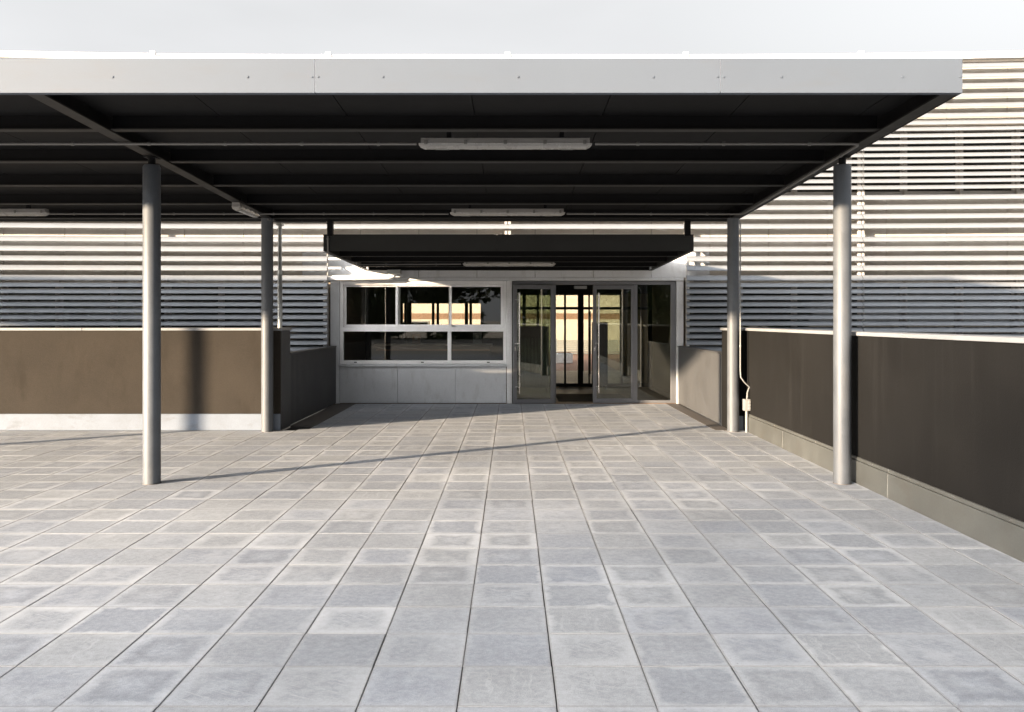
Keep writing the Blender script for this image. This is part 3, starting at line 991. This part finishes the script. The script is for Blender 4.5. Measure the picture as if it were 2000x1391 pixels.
# ------------------------------------------------------------------ yard behind the building
tag(MB().box(-22, 26, 26.35, 41.9, -0.09, 0.0).build('yard_paving', 'redpave'), kind='structure')
nb = thing('neighbour_building', 'sunlit cream building with a brown band, seen through the lobby glass', 'building', (0, 44, 0))
MB().box(-22, 26, 42.0, 50, 0, 1.58).build('lower_wall', 'cream', nb)
MB().box(-22, 26, 42.03, 50, 1.581, 1.869).build('band', 'brown_band', nb)
MB().box(-22, 26, 42.0, 50, 1.87, 4.6).build('upper_wall', 'cream', nb)
MB().box(-22.2, 26.2, 41.9, 50.2, 4.601, 4.75).build('roof', 'roof', nb)
for x in (-9.5, -5.5, 6.4, 10.5):
    o = MB().box(x, x + 1.5, 41.965, 41.999, 0.4, 1.5).build('window', 'slat_grey', nb)
    MB().box(x + 0.06, x + 1.44, 41.955, 41.964, 0.46, 1.44).build('pane', 'glass_dark', o)
fe = thing('slatted_fence', 'low grey slatted fence in front of the cream building', 'fence', (1, 38, 0))
for i in range(7):
    MB().box(-12, 14, 38.0, 38.02, 0.05 + i * 0.09, 0.115 + i * 0.09).build('slat', 'slat_grey', fe)
for x in range(-12, 15, 2):
    MB().box(x - 0.03, x + 0.03, 38.021, 38.07, 0.0, 0.72).build('post', 'slat_grey', fe)
wp = thing('planter_box', 'white planter box standing in the red paved yard', 'planter', (2.0, 31, 0))
pm = MB()
pm.box(1.55, 2.20, 30.7, 31.3, 0.001, 0.36)
pm.build('box', 'white_alu', wp, 0.02)
MB().box(1.60, 2.15, 30.75, 31.25, 0.361, 0.375).build('soil', 'bed', wp)

# ------------------------------------------------------------------ lamps and conduits
LAMP = {}


def lamp(loc, label, drop=0.0):
    t = thing('tube_lamp', label, 'lamp', loc, 'tube lamps under the canopies')
    if not LAMP:
        L = 0.765
        LAMP['housing'] = MB().prism_x([(-0.052, 0.028), (0.052, 0.028), (0.048, 0.075), (-0.048, 0.075)], [-L + 0.02, L - 0.02]).mesh('housing', 'lamp_body', 0.006)
        dm_ = MB()
        prof = [(-0.058, 0.027), (-0.05, 0.0), (-0.03, -0.016), (0.0, -0.020), (0.03, -0.016), (0.05, 0.0), (0.058, 0.027)]
        st = [(-L, 0.25), (-L + 0.012, 0.62), (-L + 0.05, 1.0), (L - 0.05, 1.0), (L - 0.012, 0.62), (L, 0.25)]
        vs, fs = [], []
        for x, k in st:
            vs += [(x, y * (0.75 + 0.25 * k), 0.027 + (z - 0.027) * k) for y, z in prof]
        n = len(prof)
        for a in range(len(st) - 1):
            for i in range(n - 1):
                fs.append((a * n + i, a * n + i + 1, (a + 1) * n + i + 1, (a + 1) * n + i))
            fs.append((a * n + n - 1, a * n, (a + 1) * n, (a + 1) * n + n - 1))
        fs.append(tuple(range(n - 1, -1, -1)))
        fs.append(tuple((len(st) - 1) * n + i for i in range(n)))
        dm_.add(vs, fs, False)
        LAMP['diffuser'] = dm_.mesh('diffuser', 'diffuser')
        cl = MB().box(-0.014, 0.014, -0.062, -0.055, 0.014, 0.052)
        LAMP['clip'] = cl.mesh('clip', 'conduit', 0.003)
        LAMP['rod'] = MB().box(-0.02, 0.02, -0.02, 0.02, 0.0755, 0.14).mesh('mounting', 'dark')
        LAMP['ballast'] = MB().box(-0.62, -0.50, -0.012, 0.012, -0.0225, -0.019).box(0.50, 0.60, -0.012, 0.012, -0.0225, -0.019).mesh('end_marks', 'slat_grey')
    link('housing', LAMP['housing'], t, True)
    d = link('diffuser', LAMP['diffuser'], t, True)
    link('end_marks', LAMP['ballast'], d, True)
    for i in range(5):
        o = link('clip', LAMP['clip'], t, True)
        o.location = (-0.70 + i * 0.35, 0, 0)
    for x in (-0.5, 0.5):
        o = link('mounting', LAMP['rod'], t, True)
        o.location = (x, 0, drop)
    return t


def zs(y):
    return -SL * (y - CF)


lamp((-0.05, 7.66, 3.085), 'long tube lamp nearest the camera under the large canopy')
lamp((-0.045, 11.50, 2.955), 'tube lamp under the back of the large canopy, above the entrance')
lamp((-6.93, 11.50, 2.955), 'tube lamp at the left edge under the large canopy')
lamp((-0.03, 14.25, 2.455), 'tube lamp under the small entrance canopy')
t_ = lamp((-3.40, 11.08, 2.93), 'short tube lamp seen end on, mounted along the left main beam')
t_.rotation_euler = (0, 0, math.pi / 2)
t_.scale = (0.56, 1, 1)


def conduit(name, pts, r, label, clip_step=0.45, mat='conduit', cat='conduit', group='conduits under the canopies', clips=True):
    t = thing(name, label, cat, pts[0], group)
    MB().tube(pts, r, 10).build('pipe', mat, t)
    if clips:
        for a, b in zip(pts, pts[1:]):
            a, b = Vector(a), Vector(b)
            L = (b - a).length
            n = int(L / clip_step)
            if L < 0.3:
                continue
            for i in range(max(1, n)):
                p = a.lerp(b, (i + 0.5) / max(1, n))
                d = (b - a).normalized() * 0.012
                MB().tube([p - d, p + d], r * 1.45, 10).build('clip', mat, t)
    return t


zc = 3.098
conduit('conduit', [(-10.9, 7.58, zc), (-0.83, 7.58, zc)], 0.012, 'thin conduit running left from the front tube lamp', 0.66)
conduit('conduit', [(0.74, 7.58, zc), (3.0, 7.58, zc), (3.055, 7.60, zc), (3.075, 7.66, zc - 0.002), (3.075, 11.35, 2.955), (3.06, 11.42, 2.955), (2.98, 11.45, 2.955), (0.74, 11.45, 2.96)], 0.012,
        'thin conduit bending along the right edge beam between the two lamps', 0.62)
conduit('conduit', [(-6.13, 11.45, 2.958), (-0.83, 11.45, 2.958)], 0.011, 'thin conduit between the rear lamps of the large canopy', 0.62)
conduit('conduit', [(-3.34, 11.85, 2.93), (-3.34, 12.1, 2.935), (-3.30, 12.22, 2.936), (-2.62, 12.24, 2.936), (-2.60, 12.245, 2.90), (-2.60, 12.25, 2.5), (-2.55, 12.9, 2.47), (-2.45, 14.1, 2.455), (-0.82, 14.2, 2.47)], 0.012,
        'thin cable dropping from the large canopy to the small canopy', 0.6)

# downpipe beside the left rear column
dp = thing('downpipe', 'slim galvanised downpipe beside the left rear column', 'pipe', (-3.31, 12.36, 1.437))
MB().tube([(-3.31, 12.36, 1.4375), (-3.31, 12.36, 2.25), (-3.31, 12.36, 2.255), (-3.31, 12.36, 3.0)], [0.033, 0.033, 0.028, 0.028], 16).build('pipe', 'galv', dp)
MB().tube([(-3.31, 12.36, 2.20), (-3.31, 12.36, 2.26)], 0.038, 16).build('joint_collar', 'galv', dp)
MB().box(-3.35, -3.27, 12.302, 12.42, 2.90, 3.02).build('outlet_box', 'galv', dp, 0.004)

# entrance gutters and pipes
ed = thing('drain_pipe', 'white drain pipe elbowing from the small canopy corner to the left pier', 'pipe', (-3.40, 15.45, 1.0))
MB().tube([(-2.13, 15.80, 2.40), (-2.16, 15.80, 2.355), (-2.24, 15.80, 2.332), (-3.24, 15.80, 2.318), (-3.36, 15.80, 2.30), (-3.405, 15.80, 2.24), (-3.405, 15.80, 0.02)],
          [0.046, 0.05, 0.05, 0.05, 0.038, 0.034, 0.034], 16).build('pipe', 'white_alu', ed)
MB().tube([(-2.90, 15.80, 2.323), (-2.84, 15.80, 2.324)], 0.056, 16).build('joint_collar', 'white_alu', ed)
for z in (0.8, 1.6, 2.1):
    MB().tube([(-3.405, 15.80, z), (-3.405, 15.80, z + 0.03)], 0.041, 16).build('pipe_clip', 'galv', ed)
    MB().box(-3.415, -3.395, 15.84, 15.965, z + 0.005, z + 0.025).build('pipe_bracket', 'galv', ed)
ep = thing('drain_pipe', 'grey drain pipe standing at the right pier of the entrance', 'pipe', (3.235, 15.80, 0))
MB().tube([(3.235, 15.80, 0.02), (3.235, 15.80, 2.66)], 0.034, 16).build('pipe', 'white_alu', ep)
MB().tube([(3.235, 15.80, 2.25), (3.235, 15.80, 2.32)], 0.040, 16).build('joint_collar', 'galv', ep)
MB().box(3.15, 3.32, 15.74, 15.95, 2.661, 2.70).build('outlet_box', 'white_alu', ep, 0.004)
for z in (0.8, 1.6, 2.5):
    MB().box(3.225, 3.245, 15.83, 15.965, z, z + 0.02).build('pipe_bracket', 'galv', ep)
lt = MB().box(3.105, 3.16, YE - 0.115, YE - 0.0605, 0.72, 0.80).build('door_stop', 'galv', None, 0.006)
tag(lt, 'small metal catch fixed low on the right pier', 'catch')

# cable and socket box at the right rear column
cb = conduit('column_conduit', [(3.16, 11.93, 2.93), (3.165, 11.905, 2.86), (3.165, 11.905, 0.86), (3.17, 11.90, 0.76), (3.22, 11.90, 0.69), (3.30, 11.93, 0.62)], 0.0095,
             'pale cable clipped down the right rear column into a socket box', 0.5, 'plastic', 'conduit', None)
sb = thing('socket_box', 'small grey socket box on a stub pipe by the right rear column', 'socket box', (3.247, 11.90, 0))
MB().tube([(3.30, 11.93, 0.62), (3.285, 11.92, 0.60), (3.262, 11.905, 0.55), (3.255, 11.90, 0.46)], 0.0095, 8).build('feed_pipe', 'plastic', sb)
MB().box(3.205, 3.294, 11.855, 11.945, 0.30, 0.46).build('box', 'plastic', sb, 0.008, 2)
MB().tube([(3.25, 11.90, 0.0), (3.25, 11.90, 0.2995)], 0.018, 12).build('stub_pipe', 'plastic', sb)
for z in (0.335, 0.38, 0.425):
    MB().box(3.262, 3.292, 11.838, 11.8545, z - 0.014, z + 0.014).build('socket_cover', 'plastic', sb, 0.004)

# ------------------------------------------------------------------ trees behind the terrace
def leaves(rng, centres, n, size, spread):
    vs, fs = [], []
    for i in range(n):
        c, r = rng.choice(centres)
        while True:
            d = Vector((rng.uniform(-1, 1), rng.uniform(-1, 1), rng.uniform(-1, 1)))
            if d.length <= 1:
                break
        p = c + d * r * spread
        a = Vector((rng.gauss(0, 1), rng.gauss(0, 1), rng.gauss(0, 0.7))).normalized()
        b = a.cross(Vector((rng.gauss(0, 1), rng.gauss(0, 1), rng.gauss(0, 1)))).normalized()
        s = size * rng.uniform(0.6, 1.4)
        k = len(vs)
        vs += [p - a * s, p + b * s * 0.45, p + a * s, p - b * s * 0.45]
        fs.append((k, k + 1, k + 2, k + 3))
    return vs, fs


def tree(loc, h, r, seed, label, n=9000, low=0.22, size=0.13):
    rng = random.Random(seed)
    t = thing('tree', label, 'tree', loc, 'trees behind the terrace')
    tr = MB().tube([(0, 0, -0.12), (0.03, 0.02, h * 0.2), (0.1, -0.05, h * 0.45), (0.05, 0.1, h * 0.75), (0, 0, h * 0.92)], [0.03 * h, 0.022 * h, 0.016 * h, 0.009 * h, 0.003 * h], 10)
    centres = []
    for i in range(20):
        f = rng.uniform(low + 0.03, 0.93)
        an = rng.uniform(0, 6.28)
        rr = r * math.sin(math.pi * min(1, (f - low) / (1.0 - low) * 0.92 + 0.10)) ** 0.7 * rng.uniform(0.35, 0.85)
        c = Vector((math.cos(an) * rr, math.sin(an) * rr, f * h))
        centres.append((c, r * rng.uniform(0.28, 0.48)))
        tr.tube([(0.05, 0, max(0.18, f - 0.16) * h), c * 0.55 + Vector((0, 0, (f - 0.06) * h * 0.45)), c], [0.008 * h, 0.005 * h, 0.002 * h], 6)
    tr.build('trunk', 'bark', t, local=True)
    vs, fs = leaves(rng, centres, n, size, 1.0)
    MB().add(vs, fs).build('crown', 'leaf', t, local=True)
    return t


# lateral offset from the sun's path is measured from the terrace; these stand 45 to 60 m towards the sun
def sunward(lat, dist):
    return (-SX * dist + SY * lat, -SY * dist - SX * lat, -0.10)


tree(sunward(-0.5, 50), 10.3, 8.0, 3, 'broad tree shading the front of the terrace', 14000, low=0.05)
tree(sunward(9.5, 47), 9.8, 5.5, 4, 'tree to the right of the shading tree', 7000, low=0.05)
tree(sunward(17, 50), 9.5, 5.5, 5, 'third tree of the row behind the terrace', 7000)
nm = ['leftmost', 'second', 'third', 'fourth', 'fifth', 'sixth', 'seventh', 'rightmost']
for i in range(8):
    tree((-26 + i * 7.0 + random.uniform(-1, 1), -44 + random.uniform(-2, 2), -0.10), random.uniform(8.5, 10.5), random.uniform(4.4, 5.2), 20 + i,
         nm[i] + ' tree in the row facing the entrance', 9000, low=0.02, size=0.32)
